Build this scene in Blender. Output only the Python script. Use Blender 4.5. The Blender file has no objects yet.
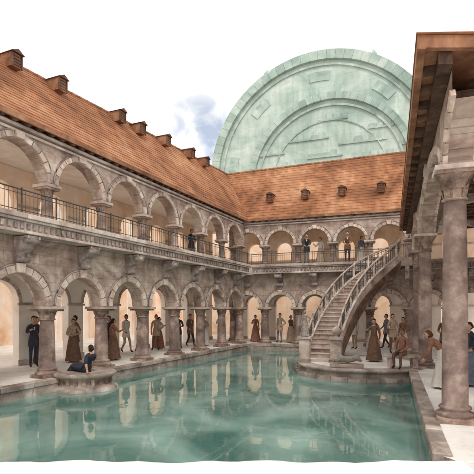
import bpy, bmesh, math, random
from mathutils import Vector, Matrix
from mathutils.geometry import tessellate_polygon
random.seed(7)
scene=bpy.context.scene
D=bpy.data
pi=math.pi

# ---------------------------------------------------------------- materials
def mat(name,cols,scale=1.5,rough=.8,bump=.15,island=0,brick=None,streak=0,metal=0,spec=.3,dist=1.2,fine=.25,stops=(.3,.5,.7),flat=False):
    m=D.materials.new(name); m.use_nodes=True
    nt=m.node_tree; N=nt.nodes; L=nt.links
    b=N['Principled BSDF']
    b.inputs['Roughness'].default_value=rough; b.inputs['Metallic'].default_value=metal
    b.inputs['Specular IOR Level'].default_value=spec
    tc=N.new('ShaderNodeTexCoord')
    n1=N.new('ShaderNodeTexNoise'); n1.inputs['Scale'].default_value=scale; n1.inputs['Detail'].default_value=9
    n1.inputs['Roughness'].default_value=.62; n1.inputs['Distortion'].default_value=dist
    L.new(tc.outputs['Object'],n1.inputs['Vector'])
    cr=N.new('ShaderNodeValToRGB'); e=cr.color_ramp.elements
    e[0].position=stops[0]; e[0].color=(*cols[0],1); e[1].position=stops[2]; e[1].color=(*cols[2],1)
    x=e.new(stops[1]); x.color=(*cols[1],1)
    L.new(n1.outputs['Fac'],cr.inputs['Fac'])
    col=cr.outputs['Color']
    def mul(a,fac_socket,lo,hi):
        mr=N.new('ShaderNodeMapRange'); mr.inputs['To Min'].default_value=lo; mr.inputs['To Max'].default_value=hi
        L.new(fac_socket,mr.inputs['Value'])
        mx=N.new('ShaderNodeMix'); mx.data_type='RGBA'; mx.blend_type='MULTIPLY'; mx.inputs[0].default_value=1
        L.new(a,mx.inputs[6]); L.new(mr.outputs['Result'],mx.inputs[7]); return mx.outputs[2]
    n2=N.new('ShaderNodeTexNoise'); n2.inputs['Scale'].default_value=scale*9; n2.inputs['Detail'].default_value=6
    L.new(tc.outputs['Object'],n2.inputs['Vector'])
    col=mul(col,n2.outputs['Fac'],1-fine,1+fine)
    if streak:
        mp=N.new('ShaderNodeMapping'); mp.inputs['Scale'].default_value=(5,5,.5)
        L.new(tc.outputs['Object'],mp.inputs['Vector'])
        n3=N.new('ShaderNodeTexNoise'); n3.inputs['Scale'].default_value=.8; n3.inputs['Detail'].default_value=5
        L.new(mp.outputs['Vector'],n3.inputs['Vector'])
        col=mul(col,n3.outputs['Fac'],1-streak,1+streak)
    if island:
        g=N.new('ShaderNodeNewGeometry'); col=mul(col,g.outputs['Random Per Island'],1-island,1+island*.6)
    if brick:
        w,h,mort,dark,c2=brick
        sp=N.new('ShaderNodeSeparateXYZ'); L.new(tc.outputs['Object'],sp.inputs[0])
        cb=N.new('ShaderNodeCombineXYZ'); L.new(sp.outputs['X'],cb.inputs['X']); L.new(sp.outputs['Y' if flat else 'Z'],cb.inputs['Y'])
        bt=N.new('ShaderNodeTexBrick'); bt.inputs['Scale'].default_value=1
        bt.inputs['Brick Width'].default_value=w; bt.inputs['Row Height'].default_value=h
        bt.inputs['Mortar Size'].default_value=mort; bt.inputs['Color1'].default_value=(1,1,1,1)
        bt.inputs['Color2'].default_value=(c2,c2,c2,1); bt.inputs['Mortar'].default_value=(dark,dark,dark,1)
        bt.inputs['Mortar Smooth'].default_value=.3
        L.new(cb.outputs[0],bt.inputs['Vector'])
        mx=N.new('ShaderNodeMix'); mx.data_type='RGBA'; mx.blend_type='MULTIPLY'; mx.inputs[0].default_value=1
        L.new(col,mx.inputs[6]); L.new(bt.outputs['Color'],mx.inputs[7]); col=mx.outputs[2]
    L.new(col,b.inputs['Base Color'])
    if bump:
        bp=N.new('ShaderNodeBump'); bp.inputs['Strength'].default_value=bump; bp.inputs['Distance'].default_value=.06
        L.new(n2.outputs['Fac'],bp.inputs['Height']); L.new(bp.outputs['Normal'],b.inputs['Normal'])
    return m
M_wall=mat('arcade_stone',[(.20,.125,.10),(.46,.345,.285),(.72,.61,.53)],.9,brick=(.6,.26,.010,.66,.86),streak=.3)
M_vous=mat('voussoir_stone',[(.32,.215,.17),(.58,.46,.39),(.76,.66,.58)],1.5,island=.28)
M_col=mat('column_stone',[(.085,.055,.047),(.235,.165,.14),(.50,.385,.325)],1.6,streak=.4,rough=.6,dist=.4)
M_cap=mat('capital_stone',[(.10,.065,.05),(.27,.185,.145),(.52,.41,.33)],3,island=.15,dist=.4)
M_trim=mat('cornice_stone',[(.27,.20,.175),(.53,.43,.38),(.74,.65,.59)],1.2,island=.18,streak=.28,dist=.6)
M_corb=mat('corbel_stone',[(.12,.09,.08),(.34,.27,.24),(.60,.51,.46)],2.5,island=.2,dist=.5)
M_peach=mat('ochre_plaster',[(.70,.44,.28),(.88,.68,.52),(.92,.84,.75)],.6,bump=.05,fine=.06,streak=.1)
M_plast=mat('pale_plaster',[(.76,.62,.51),(.88,.80,.72),(.92,.88,.84)],.7,bump=.05,fine=.06,streak=.12)
M_roof=mat('clay_roof',[(.15,.062,.032),(.36,.155,.075),(.55,.295,.165)],.45,brick=(.30,.165,.006,.76,.88),streak=.45,bump=.25,rough=.85,dist=.6)
M_wood=mat('dark_timber',[(.035,.02,.015),(.11,.06,.04),(.24,.13,.085)],2,streak=.3,rough=.6)
M_fasc=mat('eave_timber',[(.13,.055,.03),(.30,.14,.075),(.46,.25,.15)],1.6,streak=.3,dist=.5)
M_green=mat('green_copper',[(.28,.39,.345),(.47,.58,.525),(.68,.76,.71)],.28,brick=(1.9,.75,.016,.82,.92),streak=.2,bump=.1,fine=.12)
M_green2=mat('green_copper_trim',[(.21,.31,.275),(.38,.49,.44),(.60,.69,.64)],.35,island=.15,fine=.12,bump=.1)
M_iron=mat('wrought_iron',[(.05,.05,.048),(.09,.088,.082),(.15,.145,.135)],4,rough=.5,metal=.4)
M_pave=mat('pale_paving',[(.55,.49,.45),(.74,.70,.66),(.84,.82,.80)],.6,bump=.05,fine=.08,brick=(1.3,.85,.012,.80,.93),flat=True)
M_curb=mat('pool_coping',[(.12,.09,.08),(.34,.275,.235),(.60,.52,.46)],1.4,island=.3,rough=.6,dist=.6)
M_stair=mat('stair_stone',[(.20,.145,.12),(.43,.34,.285),(.65,.565,.50)],1.8,island=.12,dist=.5)
M_marble=mat('veined_marble',[(.28,.24,.23),(.60,.55,.52),(.76,.72,.69)],1.1,dist=3,rough=.45,bump=.03)
M_margin=mat('white_margin',[(.80,.80,.79),(.86,.86,.85),(.88,.88,.88)],.6,bump=.03,fine=.03)
M_statue=mat('statue_stone',[(.14,.11,.095),(.30,.255,.22),(.50,.45,.41)],6)
def cloth(n,c,v=.35):
    return mat(n,[tuple(x*(1-v) for x in c),c,tuple(min(1,x*(1+v)) for x in c)],9,rough=.9,bump=.2,fine=.15)
C={'dark':cloth('dark_wool',(.035,.037,.05)),'brown':cloth('brown_wool',(.16,.09,.06)),'rust':cloth('rust_cloth',(.27,.125,.085)),
'tan':cloth('tan_linen',(.42,.31,.22)),'white':cloth('white_linen',(.62,.57,.52),.15),'blue':cloth('slate_cloth',(.12,.14,.17)),
'grey':cloth('grey_cloth',(.20,.185,.18)),'skin':cloth('skin',(.50,.29,.20),.12),'skin2':cloth('skin_tanned',(.30,.16,.10),.12),
'hair':cloth('dark_hair',(.03,.018,.012)),'hairb':cloth('brown_hair',(.10,.05,.025)),'shoe':cloth('leather',(.04,.025,.02)),'ink':cloth('eye_dark',(.015,.01,.01)),'lip':cloth('lip',(.30,.09,.07)),'stone':M_statue}

# water
mw=D.materials.new('pool_water'); mw.use_nodes=True
nt=mw.node_tree;N=nt.nodes;L=nt.links;b=N['Principled BSDF']
b.inputs['Roughness'].default_value=.015;b.inputs['IOR'].default_value=1.8
tc=N.new('ShaderNodeTexCoord');n=N.new('ShaderNodeTexNoise');n.inputs['Scale'].default_value=.38;n.inputs['Detail'].default_value=7;n.inputs['Distortion'].default_value=1.0
L.new(tc.outputs['Object'],n.inputs['Vector'])
cr=N.new('ShaderNodeValToRGB');e=cr.color_ramp.elements
e[0].position=.34;e[0].color=(.055,.15,.13,1);e[1].position=.68;e[1].color=(.27,.43,.38,1)
L.new(n.outputs['Fac'],cr.inputs['Fac']);L.new(cr.outputs['Color'],b.inputs['Base Color'])
n2=N.new('ShaderNodeTexNoise');n2.inputs['Scale'].default_value=1.5;n2.inputs['Detail'].default_value=4;n2.inputs['Distortion'].default_value=.6
L.new(tc.outputs['Object'],n2.inputs['Vector'])
bp=N.new('ShaderNodeBump');bp.inputs['Strength'].default_value=.06;bp.inputs['Distance'].default_value=.05
L.new(n2.outputs['Fac'],bp.inputs['Height']);L.new(bp.outputs['Normal'],b.inputs['Normal'])
M_water=mw

# ---------------------------------------------------------------- mesh builder
class MB:
    def __init__(s): s.v=[];s.f=[];s.m=[];s.s=[];s.mats=[];s.T=None
    def mi(s,m):
        if m not in s.mats: s.mats.append(m)
        return s.mats.index(m)
    def add(s,vs,fs,m,smooth=False):
        o=len(s.v); i=s.mi(m)
        for v in vs:
            v=Vector(v)
            if s.T is not None: v=s.T@v
            s.v.append(v)
        for f in fs: s.f.append([o+k for k in f]);s.m.append(i);s.s.append(smooth)
    def box(s,x0,x1,y0,y1,z0,z1,m):
        vs=[(x,y,z) for z in(z0,z1) for y in(y0,y1) for x in(x0,x1)]
        s.add(vs,[(0,2,3,1),(4,5,7,6),(0,1,5,4),(2,6,7,3),(0,4,6,2),(1,3,7,5)],m)
    def lathe(s,prof,c,segs,m,smooth=True,cap=True,lobes=0,lob=0):
        vs=[];fs=[]
        for r,z in prof:
            for k in range(segs):
                a=2*pi*k/segs; rr=r*(1+lob*math.cos(lobes*a)) if lobes else r
                vs.append((c[0]+rr*math.cos(a),c[1]+rr*math.sin(a),c[2]+z))
        n=len(prof)
        for j in range(n-1):
            for k in range(segs):
                k2=(k+1)%segs; fs.append((j*segs+k,j*segs+k2,(j+1)*segs+k2,(j+1)*segs+k))
        s.add(vs,fs,m,smooth)
        if cap:
            s.add([vs[(n-1)*segs+k] for k in range(segs)],[tuple(range(segs))],m)
            s.add([vs[k] for k in range(segs)],[tuple(reversed(range(segs)))],m)
    def tube(s,pts,rad,segs,m,smooth=True):
        pts=[Vector(p) for p in pts];vs=[];fs=[]
        for i,p in enumerate(pts):
            d=(pts[min(i+1,len(pts)-1)]-pts[max(i-1,0)]).normalized()
            a=d.orthogonal() if abs(d.z)>.9 else d.cross(Vector((0,0,1)))
            a.normalize(); b2=d.cross(a).normalized()
            r=rad[i] if isinstance(rad,(list,tuple)) else rad
            for k in range(segs):
                t=2*pi*k/segs; vs.append(p+a*r*math.cos(t)+b2*r*math.sin(t))
        for j in range(len(pts)-1):
            for k in range(segs):
                k2=(k+1)%segs; fs.append((j*segs+k,j*segs+k2,(j+1)*segs+k2,(j+1)*segs+k))
        fs.append(tuple(reversed(range(segs)))); o=(len(pts)-1)*segs; fs.append(tuple(o+k for k in range(segs)))
        s.add(vs,fs,m,smooth)
    def ell(s,c,r,m,u=12,w=8,fn=None):
        vs=[];fs=[]
        for j in range(w+1):
            ph=-pi/2+pi*j/w
            for k in range(u):
                t=2*pi*k/u; p=Vector((math.cos(ph)*math.cos(t),math.cos(ph)*math.sin(t),math.sin(ph)))
                if fn: p=fn(p)
                vs.append((c[0]+p.x*r[0],c[1]+p.y*r[1],c[2]+p.z*r[2]))
        for j in range(w):
            for k in range(u):
                k2=(k+1)%u; fs.append((j*u+k,j*u+k2,(j+1)*u+k2,(j+1)*u+k))
        s.add(vs,fs,m,True)
    def hexa(s,p,m):
        s.add(p,[(0,3,2,1),(4,5,6,7),(0,1,5,4),(1,2,6,5),(2,3,7,6),(3,0,4,7)],m)
    def obj(s,name,parent=None,bevel=0):
        me=D.meshes.new(name); me.from_pydata([tuple(v) for v in s.v],[],s.f)
        for m in s.mats: me.materials.append(m)
        me.polygons.foreach_set('material_index',s.m); me.polygons.foreach_set('use_smooth',s.s); me.update()
        o=D.objects.new(name,me); scene.collection.objects.link(o)
        if parent: o.parent=parent
        if bevel:
            bv=o.modifiers.new('b','BEVEL'); bv.width=bevel; bv.segments=1; bv.limit_method='ANGLE'; bv.angle_limit=math.radians(50)
        return o
def empty(name,Mx=None):
    e=D.objects.new(name,None); scene.collection.objects.link(e); e.empty_display_size=.3
    if Mx is not None: e.matrix_world=Mx
    return e

# ---------------------------------------------------------------- architecture parts
def archwall(mb,cols,hw,zs,zt,y0,y1,m,rise=None,n=16,xmin=-1e9,xmax=1e9):
    for i,(a0,b0) in enumerate(zip(cols[:-1],cols[1:])):
        a=a0+hw;b=b0-hw;c=(a+b)/2;R=(b-a)/2;rs=rise or R
        pts=[(c-R*math.cos(pi*j/n),zs+rs*math.sin(pi*j/n)) for j in range(n+1)]
        for (xa,za),(xb,zb) in zip(pts[:-1],pts[1:]):
            if xa<xmin or xb>xmax: continue
            mb.add([(xa,y0,za),(xb,y0,zb),(xb,y0,zt),(xa,y0,zt)],[(0,1,2,3)],m)
            mb.add([(xa,y1,za),(xb,y1,zb),(xb,y1,zt),(xa,y1,zt)],[(3,2,1,0)],m)
            mb.add([(xa,y0,za),(xb,y0,zb),(xb,y1,zb),(xa,y1,za)],[(3,2,1,0)],m)
    for c in cols:
        if c-hw<xmin or c+hw>xmax: continue
        mb.box(c-hw,c+hw,y0,y1,zs,zt,m)
def voussoirs(mb,cols,hw,zs,y0,y1,th,m,rise=None,nb=11,xmax=1e9):
    for a0,b0 in zip(cols[:-1],cols[1:]):
        a=a0+hw;b=b0-hw;c=(a+b)/2;R=(b-a)/2;rs=rise or R
        for j in range(nb):
            t0=pi*(j+.04)/nb;t1=pi*(j+.96)/nb
            key=(j==nb//2); yy=y0-(.05 if key else random.uniform(-.008,.008)); tt=th*(1.3 if key else 1)
            def P(t,e,y): return (c-(R+e)*math.cos(t),y,zs+(rs+e)*math.sin(t))
            if P(t1,tt,0)[0]>xmax: continue
            mb.hexa([P(t0,-.004,yy),P(t1,-.004,yy),P(t1,-.004,y1),P(t0,-.004,y1),P(t0,tt,yy),P(t1,tt,yy),P(t1,tt,y1),P(t0,tt,y1)],m)
def archmould(mb,cols,hw,zs,y0,th,m,rise=None,n=20,xmax=1e9):
    for a0,b0 in zip(cols[:-1],cols[1:]):
        a=a0+hw;b=b0-hw;c=(a+b)/2;R=(b-a)/2;rs=rise or R
        pts=[(c-(R+th)*math.cos(pi*j/n),y0,zs+(rs+th)*math.sin(pi*j/n)) for j in range(n+1)]
        pts=[p for p in pts if p[0]<xmax]
        if len(pts)>2: mb.tube(pts,.028,6,m)
def column(mb,x,y,z0,z1,r,capw,caph,segs=18,mc=None):
    mc=mc or M_col
    h=z1-z0; b=r*1.45
    mb.box(x-b,x+b,y-b,y+b,z0,z0+.10,M_cap)
    z=z0+.10
    base=[(r*1.42,0),(r*1.48,.035),(r*1.42,.07),(r*1.18,.09),(r*1.15,.12),(r*1.28,.15),(r*1.22,.18),(r*1.04,.20)]
    zc=z1-caph
    sh=[]
    for t in (0,.15,.35,.6,.8,1): sh.append((r*(1.02-.16*t**1.6),.2+(zc-z-.2)*t))
    mb.lathe(base+sh,(x,y,z),segs,mc,cap=False)
    ra=r*.86
    mb.lathe([(ra,0),(ra*1.18,.01),(ra*1.18,.04),(ra,.05),(ra*1.08,caph*.35),(ra*1.35,caph*.6),(capw*.46,caph*.82),(capw*.48,caph*.86)],(x,y,zc),segs,M_cap,cap=True,lobes=8,lob=.03)
    for row,(zz,rr,hh) in enumerate([(.05,ra*1.02,caph*.38),(caph*.34,ra*1.12,caph*.42)]):
        for k in range(8):
            a=2*pi*(k+.5*row)/8; ca,sa=math.cos(a),math.sin(a); w=rr*.33
            def Q(u,rd,zv): return (x+ca*rd-sa*u,y+sa*rd+ca*u,zc+zv)
            mb.add([Q(-w,rr,zz),Q(w,rr,zz),Q(w*1.0,rr*1.16,zz+hh*.6),Q(-w*1.0,rr*1.16,zz+hh*.6),Q(0,rr*1.45,zz+hh*.95),Q(0,rr*1.35,zz+hh*.75)],[(0,1,2,3),(3,2,4),(3,5,2),(2,5,4),(3,4,5)],M_cap)
    c2=capw/2
    mb.box(x-c2,x+c2,y-c2,y+c2,z1-.09,z1-.003,M_trim)
    mb.box(x-c2*.88,x+c2*.88,y-c2*.88,y+c2*.88,z1-.15,z1-.091,M_cap)
def corbel(mb,x,w,m):
    pr=[(-.245,3.36),(-.33,3.36),(-.40,3.42),(-.41,3.52),(-.36,3.58),(-.44,3.66),(-.58,3.72),(-.66,3.80),(-.74,3.84),(-.80,3.93),(-.80,4.07),(-.245,4.07)]
    n=len(pr)
    vs=[(x-w/2,y,z) for y,z in pr]+[(x+w/2,y,z) for y,z in pr]
    fs=[tuple(reversed(range(n))),tuple(range(n,2*n))]+[(i,(i+1)%n,n+(i+1)%n,n+i) for i in range(n)]
    mb.add(vs,fs,m)
    for sx in (-1,1):
        mb.box(x+sx*(w/2)-.03,x+sx*(w/2)+.03,-.84,-.28,3.96,4.06,m)
    mb.tube([(x-w/2-.03,-.40,3.45),(x+w/2+.03,-.40,3.45)],.085,10,m)
    mb.tube([(x-w/2-.03,-.72,3.93),(x+w/2+.03,-.72,3.93)],.10,10,m)
def vent(mb,x,y,z,s=.185):
    mb.box(x-s,x+s,y-.35,y+.5,z-.28,z+.15,M_fasc)
    for k in range(4):
        mb.box(x-s*.8,x+s*.8,y-.37,y-.345,z-.22+k*.09,z-.175+k*.09,M_wood)
    mb.box(x-s*1.05,x-s*.85,y-.40,y-.34,z-.3,z+.15,M_wood); mb.box(x+s*.85,x+s*1.05,y-.40,y-.34,z-.3,z+.15,M_wood)
    a=s*1.3
    vs=[(x-a,y-.45,z+.151),(x+a,y-.45,z+.151),(x+a,y+.6,z+.151),(x-a,y+.6,z+.151),(x,y-.45,z+.28),(x,y+.6,z+.28)]
    mb.add(vs,[(0,3,2,1),(0,1,4),(2,3,5),(0,4,5,3),(1,2,5,4)],M_wood)

Z1=2.15;ZB=4.08;ZF=4.62;Z2=5.82;ZT=7.08
def railing(mb,p0,p1,z,h=.62,step=.13):
    p0=Vector(p0);p1=Vector(p1);L_=(p1-p0).length;n=max(1,int(L_/step));d=(p1-p0)
    for zz,r in ((z+h,.022),(z+h*.82,.010),(z+.08,.012)):
        mb.tube([(p0.x,p0.y,zz),(p1.x,p1.y,zz)],r,5,M_iron,False)
    for i in range(n+1):
        p=p0+d*i/n; big=(i%9==0)
        r=.024 if big else .007
        mb.tube([(p.x,p.y,z),(p.x,p.y,z+h+(.05 if big else 0))],r,4,M_iron,False)
def wing(name,Mx,cols,x0,x1,rail,depth,roof,vents,ventpos,railend=None):
    e=empty(name,Mx)
    w=MB(); archwall(w,cols,.26,Z1,ZB,-.25,.25,M_wall); 
    archwall(w,cols,.20,Z2,ZT,-.22,.22,M_wall); w.obj('arcade_walls',e)
    v=MB(); voussoirs(v,cols,.26,Z1,-.30,-.2,.20,M_vous); voussoirs(v,cols,.20,Z2,-.27,-.2,.155,M_vous)
    voussoirs(v,cols,.26,Z1,.2,.29,.20,M_vous)
    v.obj('arch_stones',e,.008)
    h=MB(); archmould(h,cols,.26,Z1,-.285,.225,M_corb); archmould(h,cols,.20,Z2,-.255,.175,M_corb); h.obj('hood_mouldings',e)
    c=MB()
    for x in cols:
        column(c,x,0,0,Z1,.235,.78,.42); column(c,x,0,ZF,Z2,.165,.58,.36)
    c.obj('columns',e)
    k=MB()
    for a,bb in zip(cols[:-1],cols[1:]):
        corbel(k,(a+bb)/2,.36,M_corb)
    k.obj('corbels',e,.012)
    t=MB()
    n=int((rail[1]-rail[0])/1.2)+1; st=(rail[1]-rail[0])/n
    for i in range(n):
        a=rail[0]+i*st; bb=a+st-.008
        t.box(a,bb,-.86,-.26,4.085,4.16,M_trim)
        t.box(a,bb,-.80,-.26,4.161,4.40,M_trim)
        t.box(a,bb,-.90,-.26,4.401,4.47,M_trim)
        t.box(a,bb,-.96,-.26,4.471,4.60,M_trim)
    x=rail[0]+.06
    while x<rail[1]-.1:
        t.box(x,x+.10,-.86,-.801,4.20,4.36,M_corb); x+=.20
    t.box(x0,rail[1],-.30,-.221,6.96,7.03,M_trim)
    t.box(x0,rail[1],-.36,.22,7.085,7.17,M_trim)
    t.obj('balcony_cornice',e,.01)
    f=MB(); f.box(x0,x1,-.255,depth,4.09,4.60,M_plast); f.box(x0,x1,-.2,depth,7.18,7.26,M_plast); f.obj('gallery_floors',e)
    o=MB()
    sp=cols[1]-cols[0]; oc=[]; x=x0
    while x<x1+.1: oc.append(x); x+=sp
    archwall(o,oc,.42,2.3,4.08,depth-.3,depth,M_plast); 
    archwall(o,oc,.5,5.9,7.17,depth-.3,depth,M_peach)
    for x in oc:
        o.box(x-.42,x+.42,depth-.3,depth,0,2.299,M_plast); o.box(x-.5,x+.5,depth-.3,depth,4.601,5.899,M_peach)
        o.box(x-.5,x+.5,depth-.36,depth-.301,5.8,5.88,M_trim); o.box(x-.48,x+.48,depth-.36,depth-.301,2.2,2.29,M_trim)
        o.box(x-.46,x+.46,depth-.34,depth-.301,0,.2,M_trim)
    voussoirs(o,oc,.42,2.3,depth-.33,depth-.29,.14,M_vous)
    o.box(x0,x1,depth-.22,depth-.1,4.601,5.25,M_peach)
    o.obj('outer_wall',e)
    (ex0,ex1,rx0,rx1,zr0,zr1,ye,yr)=roof
    r=MB()
    zE=7.36;nn=20
    def pt(u,s_,lift=0):
        xa=ex0+(rx0-ex0)*s_; xb=ex1+(rx1-ex1)*s_; zr=zr0+(zr1-zr0)*u
        return Vector((xa+(xb-xa)*u, ye+(yr-ye)*s_-lift*.6, zE+(zr-zE)*s_+lift))
    nu=24
    for j in range(nn):
        s0=j/nn;s1=(j+1)/nn
        for q in range(nu):
            u0=q/nu;u1=(q+1)/nu; wob=lambda u:.016+.008*math.sin(u*57+j*1.7)
            A=pt(u0,s0,wob(u0));B=pt(u1,s0,wob(u1));Cc=pt(u1,s1,0);Dd=pt(u0,s1,0)
            r.add([A,B,Cc,Dd],[(0,1,2,3)],M_roof)
            r.add([A,B,pt(u1,s0,0),pt(u0,s0,0)],[(3,2,1,0)],M_roof)
    A=pt(0,1);B=pt(1,1)
    r.add([A,B,(B.x,depth+.3,zE),(A.x,depth+.3,zE)],[(0,1,2,3)],M_roof)
    r.add([(ex0,ye+.05,zE-.03),(ex1,ye+.05,zE-.03),(ex1,depth,zE-.03),(ex0,depth,zE-.03)],[(3,2,1,0)],M_fasc)
    for q in range(60):
        a=pt(q/60,1);bb=pt((q+.96)/60,1); r.tube([a,bb],[.08,.07],8,M_fasc)
    r.box(ex0,ex1,ye-.03,ye+.03,zE-.14,zE+.0,M_fasc)
    x=ex0+.2
    while x<ex1-.1:
        r.box(x,x+.12,ye+.031,-.22,zE-.175,zE-.04,M_wood); x+=.42
    r.obj('tiled_roof',e)
    if vents:
        vb=MB()
        for xx,s_ in ventpos:
            u=(xx-ex0)/(ex1-ex0); p=pt(u,s_); vent(vb,xx,p.y,p.z+.12)
        vb.obj('roof_vents',e)
    ra=MB(); railing(ra,(rail[0],-.86,0),(railend or rail[1],-.86,0),4.60); ra.obj('iron_railing',e)
    return e
aL=math.radians(4.3)
uL=Vector((math.sin(aL),math.cos(aL),0)); oL=Vector((-math.cos(aL),math.sin(aL),0))
ML=Matrix.Identity(4)
for i in range(2): ML[i][0]=uL[i];ML[i][1]=oL[i]
p=-10.9*Vector((math.cos(aL),-math.sin(aL),0)); ML[0][3]=p.x;ML[1][3]=p.y;ML[2][3]=.004
colsL=[10.1+2.4*i for i in range(-3,7)]
wing('two_storey_arcade',ML,colsL,2.5,27.5,(2.6,24.1),3.4,(2.5,24.54,2.5,26.76,9.75,10.9,-.5,1.9),True,[(10.1,.90),(12.0,.90),(15.3,.90),(16.6,.86),(18.8,.90),(21.2,.90),(22.8,.88)])
MBk=Matrix.Translation((0,25.75,0))
colsB=[-9.6+2.0*i for i in range(0,8)]
wing('two_storey_arcade',MBk,colsB,-10.2,5.0,(-8.14,4.4),3.4,(-8.53,5,-10.76,5,10.9,11.15,-.5,1.9),True,[(-7.3,.34),(-5.2,.34),(-3.1,.34),(-1.0,.34),(1.1,.34)],railend=-.05)
gw=MB(); gw.T=ML  # added wall, its peach colour stands for the galleries' warm interior glow
gw.box(-10,40,11.5,11.9,0,9.4,M_peach); gw.box(-10,40,11.4,12.0,9.401,9.6,M_trim)
for i in range(21): gw.box(-9.8+i*2.4,-9.35+i*2.4,11.36,11.499,0,9.4,M_plast)
gw.obj('warm_backdrop_wall')

# right wing
aR=math.radians(1.0)
uR=Vector((math.sin(aR),-math.cos(aR),0)); oR=Vector((math.cos(aR),math.sin(aR),0))
MR=Matrix.Identity(4)
for i in range(2): MR[i][0]=uR[i];MR[i][1]=oR[i]
MR[0][3]=.95;MR[1][3]=9.28
er=empty('colonnade_wing',MR)
cR=[-18.0,-12.9,-8.0,0,7.8]
w=MB(); archwall(w,cR,.28,4.70,6.02,-.2,.3,M_wall,rise=1.05,n=24,xmin=-15.6,xmax=1.6); w.obj('arcade_wall',er)
v=MB(); voussoirs(v,cR[1:],.28,4.70,-.24,-.15,.2,M_vous,rise=1.05,nb=19,xmax=1.5); voussoirs(v,cR[1:],.28,4.70,.25,.34,.2,M_vous,rise=1.05,nb=19,xmax=1.5); v.obj('arch_stones',er,.008)
c=MB()
for x in cR[1:4]: column(c,x,0,0,4.70,.225,.74,.62,24)
c.box(-.32,.32,.42,1.2,.0,4.55,M_marble); c.box(-.40,.40,.36,1.28,4.551,4.69,M_trim); c.box(-.42,.42,.38,1.3,.0,.3,M_trim)
c.obj('columns',er)
t=MB()
for xc in (0,-8.0,-12.9):
    t.T=Matrix.Translation((xc,0,0))@Matrix.Rotation(pi/2,4,'Z')
    archwall(t,[.3,3.3],.25,4.701,6.01,-.18,.18,M_wall,rise=1.1,n=16); voussoirs(t,[.3,3.3],.25,4.70,-.22,.22,.17,M_vous,rise=1.1,nb=13)
t.T=None
t.obj('transverse_arches',er)
s=MB()
ic=[-15.5+2.4*i for i in range(0,8)]
archwall(s,ic,.5,2.5,6.02,3.3,3.6,M_plast,xmax=1.4)
for x in ic:
    if x+.5<1.4: s.box(x-.5,x+.5,3.3,3.6,0,2.499,M_plast); s.box(x-.2,x+.2,3.2,3.299,0,5.7,M_col); s.box(x-.3,x+.3,3.12,3.299,5.7,6.01,M_trim)
s.obj('inner_wall',er)
r=MB(); r.T=Matrix.Translation((0,0,-.18))
XE=1.70
r.box(-15.6,XE,-.62,4.2,6.36,6.46,M_fasc)
r.box(-15.6,XE+.1,-.74,-.62,6.28,6.50,M_fasc)
r.box(-15.6,XE-.05,-.42,-.21,6.12,6.359,M_wood)
r.box(XE,XE+.1,-.62,4.2,6.30,6.49,M_fasc)
for i in range(26):
    x=-15.4+i*.68
    if x<XE-.2: r.box(x,x+.14,-.60,-.421,6.24,6.359,M_wood); r.box(x,x+.16,.301,3.29,6.2,6.359,M_wood)
r.add([(-15.6,-.76,6.505),(XE+.15,-.76,6.505),(XE+.15,1.6,6.56),(-15.6,1.6,6.56),(XE+.15,4.4,6.505),(-15.6,4.4,6.505)],[(0,1,2,3),(3,2,4,5),(0,5,4,1),(1,4,2),(0,3,5)],M_roof)
for q in r.v:      # skewed end of the roof
    if q.x>XE-.3: q.x-=(q.y+.76)*.34
r.obj('timber_roof',er)

# ---------------------------------------------------------------- barrel vault building
eg=empty('barrel_vault_hall',Matrix.Translation((-5.85,34,12.7)))
g=MB();R=8.5;n=72
def ring(mb,r0,r1,y0,y1,m,cx=0,cz=0,a0=0,a1=pi,nn=72,gap=0):
    for k in range(nn):
        t0=a0+(a1-a0)*(k+gap)/nn;t1=a0+(a1-a0)*(k+1-gap)/nn
        P=lambda r,t,y:(cx+r*math.cos(t),y,cz+r*math.sin(t))
        mb.hexa([P(r0,t0,y0),P(r0,t1,y0),P(r0,t1,y1),P(r0,t0,y1),P(r1,t0,y0),P(r1,t1,y0),P(r1,t1,y1),P(r1,t0,y1)],m)
P=[(R*math.cos(pi*k/n),0,R*math.sin(pi*k/n)) for k in range(n+1)]
g.add(P+[(-R,0,-3.5),(R,0,-3.5)],[tuple(reversed(list(range(n+1))+[n+1,n+2]))],M_green)
g.add([(-R-6,0,-3.501),(R+8,0,-3.501),(R+8,0,-12.7),(-R-6,0,-12.7)],[(3,2,1,0)],M_peach)  # added peach panel, colour stands in for warm glow behind the back arches
for k in range(n):
    a=P[k];b2=P[k+1]; g.add([a,b2,(b2[0],16,b2[2]),(a[0],16,a[2])],[(0,1,2,3)],M_green)
for sx in (-1,1): g.add([(sx*R,0,0),(sx*R,16,0),(sx*R,16,-12.6),(sx*R,0,-12.6)],[(0,1,2,3)],M_green)
g.obj('vault_shell',eg)
g=MB()
ring(g,8.0,8.68,-.30,.3,M_green2,nn=40,gap=.012)
ring(g,7.6,7.75,-.12,.05,M_green2)
ring(g,5.75,6.25,-.28,.0,M_green2,.75,-.8,nn=34,gap=.012)
ring(g,5.3,5.45,-.14,.0,M_green2,.75,-.8)
ring(g,4.2,4.27,-.08,.0,M_green2,.75,-.8)
for k in range(13):
    t=pi*(k+.5)/13; 
    if k%3==0:
        ring(g,6.6,7.3,-.07,.0,M_green2,.1,-.1,t-.11,t+.11,3)
for (x,z,l) in [(-5.2,1.3,2.6),(-2.2,2.1,3),(1.5,1.5,3.4),(-3.4,.3,2.2),(3.6,2.4,1.8),(0,3.4,2.2),(-.8,.7,2.6),(3.2,.4,2.4),(-6.6,.3,1.4),(5.9,1.0,1.5)]:
    g.box(x,x+l,-.10,0,z,z+.12,M_green2)
    for j in range(int(l/.55)):
        if random.random()<.75: g.box(x+.08+j*.55,x+.5+j*.55,-.06,0,z+.121,z+.121+random.choice([.25,.4]),M_green2)
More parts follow.
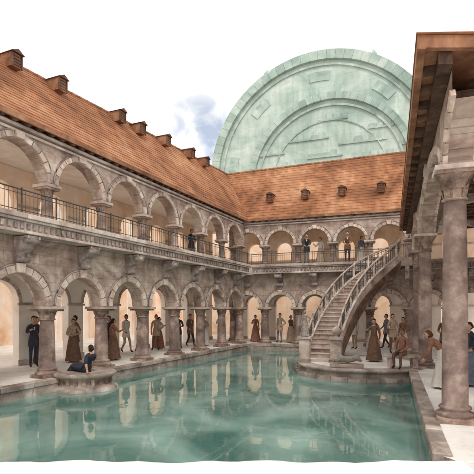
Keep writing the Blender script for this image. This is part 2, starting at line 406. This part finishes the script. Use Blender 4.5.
for a in (62,118): 
    t=math.radians(a); g.lathe([(.12,0),(.2,.1),(.24,.25),(.14,.4),(.05,.55)],(8.55*math.cos(t),0,8.55*math.sin(t)),10,M_green2)
g.obj('vault_mouldings',eg)

# ---------------------------------------------------------------- ground + pool
th=math.radians(20);c_,s_=math.cos(th),math.sin(th)
def W(r,d): return (r*c_-d*s_, r*s_+d*c_)
def LL(x,y): q=ML@Vector((x,y,0)); return (q.x,q.y)
front=[];NF=120
for i in range(NF+1):
    r0=3.05-(13.5)*i/NF
    d0=6.10+.035*math.sin(i*.31)+.03*math.sin(i*.83+1)+random.uniform(-.012,.012)
    front.append(W(r0,d0))
def RR(x,y): q=MR@Vector((x,y,0)); return (q.x,q.y)
EDL=-.55
pool=[RR(2.2,-.5),RR(-15.9,-.5),(.5,25.2),LL(24.45,EDL),LL(3,EDL)]+[front[i] for i in range(NF,-1,-1)]
outer=[(-400,-100),(400,-100),(400,700),(-400,700)]
def sheet(name,loops,z,m):
    pts=[Vector((x,y,z)) for lp in loops for x,y in lp]
    tri=tessellate_polygon([[Vector((x,y,0)) for x,y in lp] for lp in loops])
    b_=MB(); b_.add(pts,[tuple(t) for t in tri],m)
    o=b_.obj(name); bm=bmesh.new(); bm.from_mesh(o.data); bmesh.ops.recalc_face_normals(bm,faces=bm.faces)
    if bm.faces[:][0].normal.z<0: bmesh.ops.reverse_faces(bm,faces=bm.faces)
    bm.to_mesh(o.data); bm.free(); return o
sheet('ground',[outer,pool],0,M_pave)
wt=MB(); wt.add([(-14,-2,-.35),(6,-2,-.35),(6,27,-.35),(-14,27,-.35)],[(0,1,2,3)],M_water); wt.obj('pool_water')
bt=MB(); bt.add([(x,y,0) for x,y in pool]+[(x,y,-.9) for x,y in pool],[(i,(i+1)%len(pool),len(pool)+(i+1)%len(pool),len(pool)+i) for i in range(len(pool))],M_curb); bt.obj('pool_wall')
dk=MB(); n=len(front)  # added white strip standing in for blank paper below the pool
back=[W(3.05-13.5*i/NF,1.5) for i in range(n)]
for i in range(n-1):
    A,B=front[i],front[i+1];Cb,Db=back[i+1],back[i]
    dk.add([(A[0],A[1],.02),(B[0],B[1],.02),(Cb[0],Cb[1],.02),(Db[0],Db[1],.02)],[(0,1,2,3)],M_margin)
    dk.add([(A[0],A[1],.02),(B[0],B[1],.02),(B[0],B[1],-.6),(A[0],A[1],-.6)],[(3,2,1,0)],M_margin)
dk.obj('paper_margin')
cb=MB()
def coping(Mx,x0,x1,ya,yb):
    cb.T=Mx; x=x0
    while x<x1:
        l=random.uniform(.7,1.15); l=min(l,x1-x)
        dz=random.uniform(-.008,.008)
        cb.box(x,x+l-.015,ya+random.uniform(-.012,.012),yb,-.12,.035+dz,M_curb)
        cb.box(x+.02,x+l-.03,ya+.05,yb,-.8,-.121,M_curb); x+=l
    cb.T=None
coping(ML,2.6,24.3,-.62,-.36); coping(Matrix.Translation((0,25.2,0)),-8.3,-3.2,-.07,.19); coping(MR,-15.5,2.3,-.57,-.30)
cb.obj('pool_coping_stones',None,.015)

# terrace + round platform
tr=MB()
tr.box(-3.45,.46,18.4,25.12,-.8,.012,M_pave)
x=18.4
while x<25:
    tr.box(-3.53,-3.25,x,x+.88,-.8,.04,M_curb); x+=.9
tr.obj('stone_terrace',None,.01)
pf=MB()
PX,PY=-1.45,17.7
prof=[(2.45,-.8),(2.45,-.28),(2.40,-.24),(2.28,-.2),(2.24,-.12),(2.30,-.07),(2.40,-.03),(2.42,.02),(2.38,.06),(2.0,.065)]
pf.lathe(prof,(PX,PY,0),64,M_curb)
for k in range(26):
    a=2*pi*k/26
    if math.sin(a)<.5:
        pf.T=Matrix.Translation((PX,PY,0))@Matrix.Rotation(a,4,'Z'); pf.box(2.42,2.49,-.09,.09,-.8,-.2,M_curb)
pf.T=None
pf.lathe([(1.95,.06),(1.95,.075),(1.9,.078)],(PX,PY,0),48,M_pave)
pf.obj('round_landing')
bn=MB()
bn.T=Matrix.Translation((-1.75,15.85,.07))
bn.box(-.55,.55,-.2,.2,0,.12,M_stair); bn.tube([(-.5,0,.2),(-.25,0,.3),(.05,0,.24),(.35,0,.34),(.5,0,.22)],[.06,.13,.10,.12,.04],10,M_statue)
bn.T=None; bn.obj('stone_sculpture_block',None,.01)
st2=MB(); st2.T=Matrix.Translation((.05,16.35,.07))@Matrix.Rotation(.3,4,'Z')
st2.box(-.55,.55,-.2,.2,.34,.43,M_stair); st2.box(-.48,-.3,-.16,.16,0,.339,M_stair); st2.box(.3,.48,-.16,.16,0,.339,M_stair); st2.obj('stone_bench',None,.012)

# ---------------------------------------------------------------- stair (elliptical sweep)
ECX,ECY,EA,EB=0.0,17.75,2.85,6.6
NS=27;H=4.60;WD=.52
a_s=math.radians(187);a_e=math.radians(90)
tab=[(0,a_s)];acc=0;prev=None
for i in range(401):
    a=a_s+(a_e-a_s)*i/400; q=(EA*math.cos(a),EB*math.sin(a))
    if prev: acc+=math.hypot(q[0]-prev[0],q[1]-prev[1]); tab.append((acc,a))
    prev=q
def ang(u):
    t=max(0,min(1,u))*acc
    for (l0,a0),(l1,a1) in zip(tab[:-1],tab[1:]):
        if l1>=t-1e-9: return a0+(a1-a0)*((t-l0)/max(1e-9,l1-l0))
    return a_e
def pol(off,u,z):
    a=ang(u); nx,ny=math.cos(a)/EA,math.sin(a)/EB; l=math.hypot(nx,ny)
    return (ECX+EA*math.cos(a)+off*nx/l, ECY+EB*math.sin(a)+off*ny/l, z)
es=empty('curved_staircase')
s=MB()
for k in range(NS):
    a=k/NS;b_=(k+1)/NS;z1=H*(k+1)/NS;z0=max(.05,z1-.42)
    s.hexa([pol(-WD,a,z0),pol(WD,a,z0),pol(WD,b_,z0+.17),pol(-WD,b_,z0+.17),pol(-WD,a,z1),pol(WD,a,z1),pol(WD,b_,z1),pol(-WD,b_,z1)],M_stair)
    am=max(0,a-.12/NS)
    s.hexa([pol(-WD,am,z1+.001),pol(WD,am,z1+.001),pol(WD,b_,z1+.001),pol(-WD,b_,z1+.001),pol(-WD,am,z1+.035),pol(WD,am,z1+.035),pol(WD,b_,z1+.035),pol(-WD,b_,z1+.035)],M_trim)
s.obj('steps',es)
s=MB();n=60
def band(o0,o1,lo,hi,m,zmin=0.04,lo2=None):
    vs=[]
    for k in range(n+1):
        u=k/n; z=H*u+.12; l_=lo if lo2 is None else lo+(lo2-lo)*math.sin(pi*min(1,u*1.15))**1
        for r,zz in ((o0,l_),(o1,l_),(o1,hi),(o0,hi)): vs.append(pol(r,u,max(zmin,z+zz)))
    fs=[]
    for k in range(n):
        for q in range(4): fs.append((k*4+q,k*4+(q+1)%4,(k+1)*4+(q+1)%4,(k+1)*4+q))
    fs+= [(0,3,2,1),(n*4,n*4+1,n*4+2,n*4+3)]
    s.add(vs,fs,m,False)
band(-WD-.10,-WD-.003,-.28,.14,M_stair); band(WD+.003,WD+.10,-.28,.14,M_stair)
band(-WD-.14,-WD+.02,.141,.19,M_trim); band(WD-.02,WD+.14,.141,.19,M_trim)
band(-WD-.06,WD+.04,-.55,-.401,M_wood,lo2=-1.0); band(-WD-.16,-WD-.02,-.62,-.281,M_wood,lo2=-.85)
for rr in (-WD-.05,WD+.05):
    pts=[pol(rr,k/n,H*k/n+.12+.80) for k in range(n+1)]
    s.tube(pts,.042,8,M_stair)
    s.tube([(p_[0],p_[1],p_[2]-.12) for p_ in pts],.014,6,M_iron)
    for k in range(NS*2):
        u=(k+.5)/(NS*2); z=H*u+.30
        q=pol(rr,u,z)
        if k%6==3:
            s.lathe([(.05,0),(.06,.04),(.035,.08),(.06,.2),(.065,.26),(.035,.38),(.03,.48),(.05,.54),(.05,.60)],q,8,M_trim,cap=False)
        else: s.lathe([(.014,0),(.014,.2),(.026,.26),(.014,.32),(.014,.60)],q,6,M_iron,cap=False)
s.obj('balustrade',es)
s=MB()
for rr in (-WD-.05,WD+.08):
    q=pol(rr,.02,0)
    s.box(q[0]-.2,q[0]+.2,q[1]-.25,q[1]+.15,.05,.92,M_stair); s.box(q[0]-.25,q[0]+.25,q[1]-.3,q[1]+.2,.921,1.02,M_trim); s.box(q[0]-.25,q[0]+.25,q[1]-.3,q[1]+.2,.05,.18,M_curb)
q=pol(-WD-.05,.02,1.02); s.lathe([(.1,0),(.06,.05),(.15,.14),(.18,.24),(.12,.34),(.04,.38),(.03,.44)],(q[0],q[1]-.05,q[2]),12,M_stair)
s.obj('newel_posts',es,.01)
s=MB()
s.box(.003,1.2,23.78,24.78,4.25,4.596,M_trim); s.box(0.003,1.2,23.68,23.779,4.2,4.63,M_stair)
for x in (.2,.8): s.hexa([(x,24.0,3.6),(x+.2,24.0,3.6),(x+.2,24.7,3.3),(x,24.7,3.3),(x,23.7,4.249),(x+.2,23.7,4.249),(x+.2,24.7,4.249),(x,24.7,4.249)],M_corb)
for k in range(6): s.lathe([(.035,0),(.022,.08),(.045,.2),(.048,.27),(.022,.4),(.035,.56),(.035,.66)],(.1+k*.2,23.73,4.63),7,M_trim,cap=False)
s.tube([(0,23.73,5.3),(1.2,23.73,5.3)],.055,8,M_trim)
s.obj('upper_landing',es)

# ---------------------------------------------------------------- basin
bs=MB(); bc=ML@Vector((10.7,-.95,0))
bs.lathe([(.98,-.8),(.98,-.30),(.94,-.26),(.84,-.23),(.74,-.17),(.72,-.08),(.78,-.01),(.88,.04),(.93,.07),(.93,.14),(.88,.17),(.76,.17),(.72,.13),(.2,.11)],(bc.x,bc.y,0),48,M_curb)
for k in range(20):
    a=2*pi*k/20; bs.T=Matrix.Translation((bc.x,bc.y,0))@Matrix.Rotation(a,4,'Z'); bs.box(.70,.79,-.05,.05,-.20,.02,M_cap)
bs.T=None
bs.obj('stone_basin')

# ---------------------------------------------------------------- people
def person(name,loc,yaw,Ht,pose,top,bot,hair='hair',skin='skin',skirt=False,sleeves=True,hat=False,stone=False):
    J={'pel':(0,0,.93),'wai':(0,0,1.10),'che':(0,-.005,1.30),'nb':(0,.01,1.45),'nk':(0,0,1.54),
       'shL':(.165,.01,1.41),'elL':(.225,.04,1.13),'wrL':(.225,-.06,.90),'hiL':(.09,0,.90),'knL':(.10,-.03,.50),'anL':(.10,.03,.09),'toL':(.12,-.13,.035)}
    for k in list(J):
        if k.endswith('L'): x,y,z=J[k]; J[k[:-1]+'R']=(-x,y,z)
    hd=Vector((0,-.02,1.645))
    up=['pel','wai','che','nb','nk','shL','shR','elL','elR','wrL','wrR','hiL','hiR']
    def mv(keys,d):
        for k in keys: J[k]=tuple(Vector(J[k])+Vector(d))
    if pose=='walk':
        J['knL']=(.09,-.16,.51);J['anL']=(.09,-.24,.09);J['toL']=(.10,-.40,.05);J['knR']=(-.09,-.02,.48);J['anR']=(-.09,.24,.14);J['toR']=(-.10,.12,.035)
        J['wrL']=(.22,.18,.93);J['elL']=(.23,.12,1.14);J['wrR']=(-.22,-.24,.98);J['elR']=(-.23,-.03,1.14)
    if pose=='gesture':
        J['elR']=(-.27,-.14,1.20);J['wrR']=(-.20,-.38,1.30);J['knL']=(.12,-.08,.5)
    if pose=='talk':
        J['elL']=(.26,-.04,1.15);J['wrL']=(.12,-.26,1.16);J['elR']=(-.25,.0,1.14);J['wrR']=(-.08,-.24,1.10);J['anL']=(.15,-.06,.09);J['toL']=(.20,-.20,.035);J['knL']=(.13,-.08,.5)
    if pose=='hips':
        J['elL']=(.37,.06,1.18);J['wrL']=(.18,-.07,1.02);J['anR']=(-.17,.02,.09);J['toR']=(-.22,-.12,.035);J['knR']=(-.14,-.02,.5)
    if pose=='lean':
        mv(['wai'],(0,-.03,0));mv(['che','nb','nk','shL','shR'],(0,-.17,-.05)); hd+=Vector((0,-.21,-.06))
        J['elL']=(.22,-.30,1.12);J['wrL']=(.14,-.46,1.02);J['elR']=(-.22,-.30,1.12);J['wrR']=(-.12,-.47,1.02)
    if pose=='bend':
        mv(['wai'],(0,-.05,-.01));mv(['che'],(0,-.18,-.07));mv(['nb','nk','shL','shR'],(0,-.30,-.14)); hd+=Vector((0,-.38,-.18))
        J['elL']=(.20,-.38,1.0);J['wrL']=(.12,-.50,.80);J['elR']=(-.2,-.36,1.0);J['wrR']=(-.10,-.48,.78)
    if pose=='sit' or pose=='recline':
        mv(up,(0,0,-.42)); hd+=Vector((0,0,-.42))
        J['knL']=(.13,-.43,.52);J['anL']=(.13,-.42,.09);J['toL']=(.14,-.58,.035);J['knR']=(-.12,-.43,.52);J['anR']=(-.12,-.36,.09);J['toR']=(-.13,-.52,.035)
        J['elL']=(.23,-.06,.72);J['wrL']=(.12,-.26,.62);J['elR']=(-.23,-.06,.72);J['wrR']=(-.10,-.28,.62)
    if pose=='recline':
        for k,d in (('wai',(0,.06,0)),('che',(0,.15,-.03)),('nb',(0,.24,-.07)),('nk',(0,.25,-.07)),('shL',(0,.22,-.06)),('shR',(0,.22,-.06))): mv([k],d)
        hd+=Vector((0,.24,-.08))
        J['elL']=(.26,.34,.70);J['wrL']=(.26,.40,.50);J['elR']=(-.24,.04,.78);J['wrR']=(-.16,-.22,.64)
        J['knL']=(.13,-.42,.60);J['anL']=(.12,-.62,.20);J['toL']=(.12,-.76,.14);J['knR']=(-.10,-.46,.55);J['anR']=(-.10,-.74,.30);J['toR']=(-.10,-.86,.30)
    rad={'pel':(.15,.115),'wai':(.125,.095),'che':(.155,.11),'nb':(.085,.07),'nk':(.05,.05),'sh':(.068,.068),'el':(.047,.047),'wr':(.03,.03),'hi':(.095,.095),'kn':(.062,.062),'an':(.042,.042),'to':(.035,.03)}
    E=[('pel','wai'),('wai','che'),('che','nb'),('nb','nk')]
    for q in 'LR': E+=[('nb','sh'+q),('sh'+q,'el'+q),('el'+q,'wr'+q),('pel','hi'+q),('hi'+q,'kn'+q),('kn'+q,'an'+q),('an'+q,'to'+q)]
    bm=bmesh.new(); sk=bm.verts.layers.skin.verify(); vv={}
    for k,p in J.items():
        v_=bm.verts.new(p); key=k if k in rad else k[:-1]; v_[sk].radius=rad[key]; v_[sk].use_root=(k=='pel'); vv[k]=v_
    for a,b_ in E: bm.edges.new((vv[a],vv[b_]))
    me=D.meshes.new('tmp'); bm.to_mesh(me); bm.free(); ob=D.objects.new('tmp',me); scene.collection.objects.link(ob)
    md=ob.modifiers.new('s','SKIN'); md.use_smooth_shade=True; su=ob.modifiers.new('u','SUBSURF'); su.levels=1; su.render_levels=1
    dg=bpy.context.evaluated_depsgraph_get(); ev=ob.evaluated_get(dg); em=ev.to_mesh()
    V=[v_.co.copy() for v_ in em.vertices]; F=[(tuple(p_.vertices),p_.center.copy()) for p_ in em.polygons]
    ev.to_mesh_clear(); D.objects.remove(ob); D.meshes.remove(me)
    G=(lambda n_: M_statue) if stone else (lambda n_: C[n_])
    bonem={('pel','wai'):bot if not skirt else top,('wai','che'):top,('che','nb'):top,('nb','nk'):skin}
    def bm_(a,b_):
        if (a,b_) in bonem: return bonem[(a,b_)]
        k=a[:2]+b_[:2]
        return {'nbsh':top,'shel':top,'elwr':top if sleeves else skin,'pehi':bot,'hikn':bot,'knan':bot,'anto':'shoe'}[k]
    mb=MB()
    segs=[(Vector(J[a]),Vector(J[b_]),bm_(a,b_)) for a,b_ in E]
    groups={}
    for f,cen in F:
        best=None;bd=9
        for a,b_,m_ in segs:
            ab=b_-a;t=max(0,min(1,(cen-a).dot(ab)/ab.length_squared));dd=(cen-(a+ab*t)).length
            if dd<bd: bd=dd;best=m_
        groups.setdefault(best,[]).append(f)
    mb.add(V,[],G(top))
    for m_,fs in groups.items():
        i=mb.mi(G(m_))
        for f in fs: mb.f.append(list(f));mb.m.append(i);mb.s.append(True)
    def hf(p):
        q=p.copy()
        if p.z<0: q.x*=1-.28*(-p.z)**1.3; q.y*=1-.12*(-p.z)
        return q
    mb.ell(hd,(.077,.095,.118),G(skin),16,12,hf)
    mb.ell(hd+Vector((0,-.098,-.015)),(.014,.022,.028),G(skin),6,5)
    mb.ell(hd+Vector((0,-.083,-.062)),(.026,.012,.008),G('lip'),8,4)
    for sx in (-1,1):
        mb.ell(hd+Vector((sx*.030,-.086,.012)),(.013,.009,.008),G('ink'),6,4)
        mb.ell(hd+Vector((sx*.032,-.090,.034)),(.020,.008,.005),G(hair),6,4)
        mb.ell(hd+Vector((sx*.078,.005,-.005)),(.012,.022,.032),G(skin),6,5)
    def hr(p):
        q=p.copy()
        if p.y<-.2 and p.z<.45: q*=.80
        return q
    mb.ell(hd+Vector((0,.014,.022)),(.088,.100,.118),G(hair),16,12,hr)
    if skirt: mb.ell(hd+Vector((0,.10,.0)),(.05,.045,.055),G(hair),10,8)
    if hat:
        mb.lathe([(.155,0),(.16,.008),(.095,.014),(.088,.09),(.07,.10)],hd+Vector((0,.0,.06)),16,G(hat))
    for q in 'LR':
        wr=Vector(J['wr'+q]);d=(wr-Vector(J['el'+q])).normalized()
        side=d.cross(Vector((0,0,1)));side=side.normalized() if side.length>.1 else Vector((0,1,0))
        nrm=d.cross(side).normalized(); inw=Vector((-wr.x,0,0)); 
        if nrm.dot(inw)<0: nrm=-nrm
        if pose in('lean','recline'): nrm=Vector((0,0,-1))
        mb.tube([wr-d*.02,wr+d*.03,wr+d*.085],[.028,.036,.034],8,G(skin))
        for j,(o_,l) in enumerate(((-.027,.065),(-.009,.078),(.009,.072),(.027,.055))):
            b0=wr+d*.078+side*o_
            mb.tube([b0,b0+d*l*.5+nrm*.008,b0+d*l*.85+nrm*.028],[.010,.009,.006],5,G(skin))
        b0=wr+d*.03-side*.03
        mb.tube([b0,b0+d*.03-side*.02+nrm*.01,b0+d*.06-side*.022+nrm*.02],[.012,.010,.007],5,G(skin))
    if skirt and pose not in('sit','recline'):
        n_=28;rows=[(1.10,.128,.100),(1.0,.165,.135),(.85,.20,.175),(.6,.235,.215),(.3,.275,.26),(.06,.31,.30)];vs=[];fs=[]
        for ri_,(z,rx,ry) in enumerate(rows):
            amp=.012+.055*(1-z/1.1); 
            for k in range(n_):
                a=2*pi*k/n_; m2=1+amp*2.2*math.cos(7*a+z*2)
                vs.append((rx*m2*math.cos(a),ry*m2*math.sin(a)+(.0 if ri_>1 else (J['wai'][1]*.8)),z))
        for j in range(len(rows)-1):
            for k in range(n_): k2=(k+1)%n_; fs.append((j*n_+k2,j*n_+k,(j+1)*n_+k,(j+1)*n_+k2))
        mb.add(vs,fs,G(bot),True)
        mb.lathe([(.130,0),(.135,.03),(.128,.05)],(0,J['wai'][1],1.07),16,G(top),cap=False)
    elif skirt:
        kn=(Vector(J['knL'])+Vector(J['knR']))/2; an=(Vector(J['anL'])+Vector(J['anR']))/2; pe=Vector(J['pel'])
        path=[(pe+Vector((0,.02,.02)),.19,.13),((pe+kn)/2,.22,.13),(kn+Vector((0,-.02,.0)),.22,.12),((kn+an)/2+Vector((0,-.03,0)),.24,.13),(an+Vector((0,-.02,-.02)),.27,.15)]
        n_=24;vs=[];fs=[]
        for i,(p_,rx,ry) in enumerate(path):
            dd=(path[min(i+1,4)][0]-path[max(i-1,0)][0]).normalized(); bb=Vector((1,0,0)).cross(dd).normalized()
            for k in range(n_):
                a=2*pi*k/n_; m2=1+.07*math.cos(7*a+i)
                vs.append(p_+Vector((1,0,0))*rx*m2*math.cos(a)+bb*ry*m2*math.sin(a))
        for j in range(4):
            for k in range(n_): k2=(k+1)%n_; fs.append((j*n_+k2,j*n_+k,(j+1)*n_+k,(j+1)*n_+k2))
        mb.add(vs,fs,G(bot),True)
    elif pose not in('sit','recline','bend'):
        n_=20;rows=[(1.12,.132,.10),(1.0,.165,.13),(.86,.18,.15),(.72,.19,.16)];vs=[];fs=[]
        for z,rx,ry in rows:
            for k in range(n_):
                a=2*pi*k/n_; m2=1+.03*math.cos(5*a); vs.append((rx*m2*math.cos(a),ry*m2*math.sin(a)+(J['wai'][1]*.5),z))
        for j in range(3):
            for k in range(n_): k2=(k+1)%n_; fs.append((j*n_+k2,j*n_+k,(j+1)*n_+k,(j+1)*n_+k2))
        mb.add(vs,fs,G(top),True)
        if not stone: mb.add([(-.035,J['nb'][1]-.080,1.43+(J['nb'][2]-1.45)),(.035,J['nb'][1]-.080,1.43+(J['nb'][2]-1.45)),(0,J['che'][1]-.135,1.25)],[(0,2,1)],G('white'))
    o=mb.obj(name); s2=Ht/1.75
    o.matrix_world=Matrix.Translation(loc)@Matrix.Rotation(yaw,4,'Z')@Matrix.Scale(s2,4)
    return o
R_=math.radians
SM='standing_man';SW='standing_woman'
person(SM,(-12.3,12.6,0),R_(60),1.80,'gesture','dark','dark')
person(SM,(-12.75,13.2,0),R_(100),1.76,'talk','grey','dark','hairb')
person(SW,(-12.0,14.3,0),R_(40),1.66,'talk','tan','brown','hairb',skirt=True)
person(SM,(-12.4,14.9,0),R_(-30),1.78,'hips','brown','dark')
person(SW,(-10.95,15.4,0),R_(150),1.66,'gesture','rust','brown',skirt=True)
person(SM,(-11.5,15.9,0),R_(-20),1.76,'talk','dark','tan','hairb')
person(SM,(-12.2,18.2,0),R_(70),1.78,'walk','white','tan','hair','skin2')
person(SW,(-11.6,18.6,0),R_(20),1.64,'talk','brown','rust','hairb',skirt=True)
person(SM,(-11.4,19.6,0),R_(30),1.76,'hips','tan','brown','hairb')
person(SW,(-11.7,20.4,0),R_(100),1.62,'gesture','white','rust',skirt=True)
person(SM,(-10.9,21.0,0),R_(20),1.76,'talk','dark','grey')
person(SM,(-10.8,22.2,0),R_(60),1.76,'walk','brown','dark')
person(SW,(-10.4,23.2,0),R_(30),1.64,'talk','tan','white',skirt=True)
person(SM,(-9.9,24.4,0),R_(30),1.76,'gesture','white','brown','hairb')
person(SW,(-8.5,26.7,0),R_(30),1.66,'gesture','rust','rust',skirt=True)
person(SM,(-8.0,27.3,0),R_(-60),1.76,'talk','dark','brown')
person(SM,(-6.9,26.6,0),R_(-20),1.78,'hips','tan','grey','hairb')
person(SW,(-6.3,26.9,0),R_(60),1.64,'gesture','brown','tan',skirt=True)
person(SM,(-4.9,26.9,0),R_(10),1.78,'walk','white','brown')
person(SW,(-4.3,27.3,0),R_(50),1.64,'talk','rust','brown',skirt=True)
person(SM,(-2.2,23.6,0.012),R_(-40),1.76,'gesture','white','tan')
person(SW,(-1.3,22.6,.012),R_(20),1.70,'hips','blue','white','hairb',skirt=True)
person(SM,(-.7,24.6,.012),R_(-60),1.76,'walk','grey','dark')
person(SW,(-.95,17.8,.08),R_(-10),1.60,'gesture','brown','brown',skirt=True)
person(SM,(-.35,22.0,.012),R_(30),1.80,'talk','tan','brown')
person(SW,(.1,23.2,.012),R_(-30),1.64,'hips','rust','white',skirt=True)
person(SM,(1.7,20.6,0),R_(-30),1.76,'talk','brown','dark','hairb')
person('seated_man',(.05,16.35,.06),R_(-25),1.72,'sit','rust','brown','hairb','skin2')
person('bending_woman',(1.05,12.9,0),R_(-95),1.66,'bend','rust','white','hairb',skirt=True)
person(SW,(1.75,13.6,0),R_(-60),1.70,'hips','dark','blue',skirt=True)
person(SM,(-5.0,25.25,4.60),R_(10),1.70,'lean','dark','grey')
person(SW,(-4.4,26.3,4.60),R_(-30),1.60,'gesture','white','tan','hairb',skirt=True)
person(SM,(-2.75,25.25,4.60),R_(5),1.70,'lean','brown','dark')
person(SW,(-2.1,26.4,4.60),R_(50),1.58,'hips','blue','white',skirt=True)
q=ML@Vector((20.9,1.2,4.60)); person(SM,(q.x,q.y,4.604),R_(70),1.70,'talk','dark','grey','hairb')
person('reclining_woman',(bc.x-.05,bc.y+.10,-.28),R_(-105),1.72,'recline','dark','dark',skirt=True,sleeves=False)
qn=pol(WD+.08,.02,1.02)
person('draped_statue',(qn[0],qn[1]-.05,qn[2]),R_(-10),.98,'hips','stone','stone','stone','stone',skirt=True,stone=True)

# ---------------------------------------------------------------- light
sv=Vector((.38,-.62,.85)).normalized()
sun=D.lights.new('sun','SUN'); sun.energy=1.3; sun.angle=R_(14); sun.color=(1,.93,.84)
so=D.objects.new('sun',sun); so.rotation_euler=sv.to_track_quat('Z','Y').to_euler(); scene.collection.objects.link(so)
wd=D.worlds.new('World'); scene.world=wd; wd.use_nodes=True; nt=wd.node_tree; N=nt.nodes; L=nt.links; N.clear()
out=N.new('ShaderNodeOutputWorld'); sky=N.new('ShaderNodeTexSky'); sky.sky_type='NISHITA'; sky.sun_disc=False
sky.sun_elevation=math.asin(sv.z); sky.sun_rotation=math.atan2(sv.x,sv.y)
b1=N.new('ShaderNodeBackground'); b1.inputs[1].default_value=.15; L.new(sky.outputs[0],b1.inputs[0])
b2=N.new('ShaderNodeBackground'); b2.inputs[0].default_value=(1,.975,.94,1); b2.inputs[1].default_value=1.33
tc=N.new('ShaderNodeTexCoord'); dt=N.new('ShaderNodeVectorMath'); dt.operation='DOT_PRODUCT'; dt.inputs[1].default_value=Vector((-.415,.915,.372)).normalized()
L.new(tc.outputs['Generated'],dt.inputs[0])
mr=N.new('ShaderNodeMapRange'); mr.inputs['From Min'].default_value=.994; mr.inputs['From Max'].default_value=.9985; L.new(dt.outputs['Value'],mr.inputs['Value'])
nz=N.new('ShaderNodeTexNoise'); nz.inputs['Scale'].default_value=17; nz.inputs['Detail'].default_value=7; nz.inputs['Distortion'].default_value=.3; L.new(tc.outputs['Generated'],nz.inputs['Vector'])
m2=N.new('ShaderNodeMapRange'); m2.inputs['From Min'].default_value=.36; m2.inputs['From Max'].default_value=.62; m2.inputs['To Max'].default_value=.72; L.new(nz.outputs['Fac'],m2.inputs['Value'])
mm=N.new('ShaderNodeMath'); mm.operation='MULTIPLY'; L.new(mr.outputs[0],mm.inputs[0]); L.new(m2.outputs[0],mm.inputs[1])
mx=N.new('ShaderNodeMixShader'); L.new(mm.outputs[0],mx.inputs[0]); L.new(b2.outputs[0],mx.inputs[1]); L.new(b1.outputs[0],mx.inputs[2]); L.new(mx.outputs[0],out.inputs[0])
# ---------------------------------------------------------------- camera
cam=D.cameras.new('camera'); cam.sensor_width=36; cam.lens=36*450/474; cam.shift_y=.15; cam.clip_end=2000
co=D.objects.new('camera',cam); co.location=(0,0,2.1); co.rotation_euler=(pi/2,0,th); scene.collection.objects.link(co); scene.camera=co
scene.view_settings.view_transform='Standard'; scene.view_settings.look='None'; scene.view_settings.exposure=0
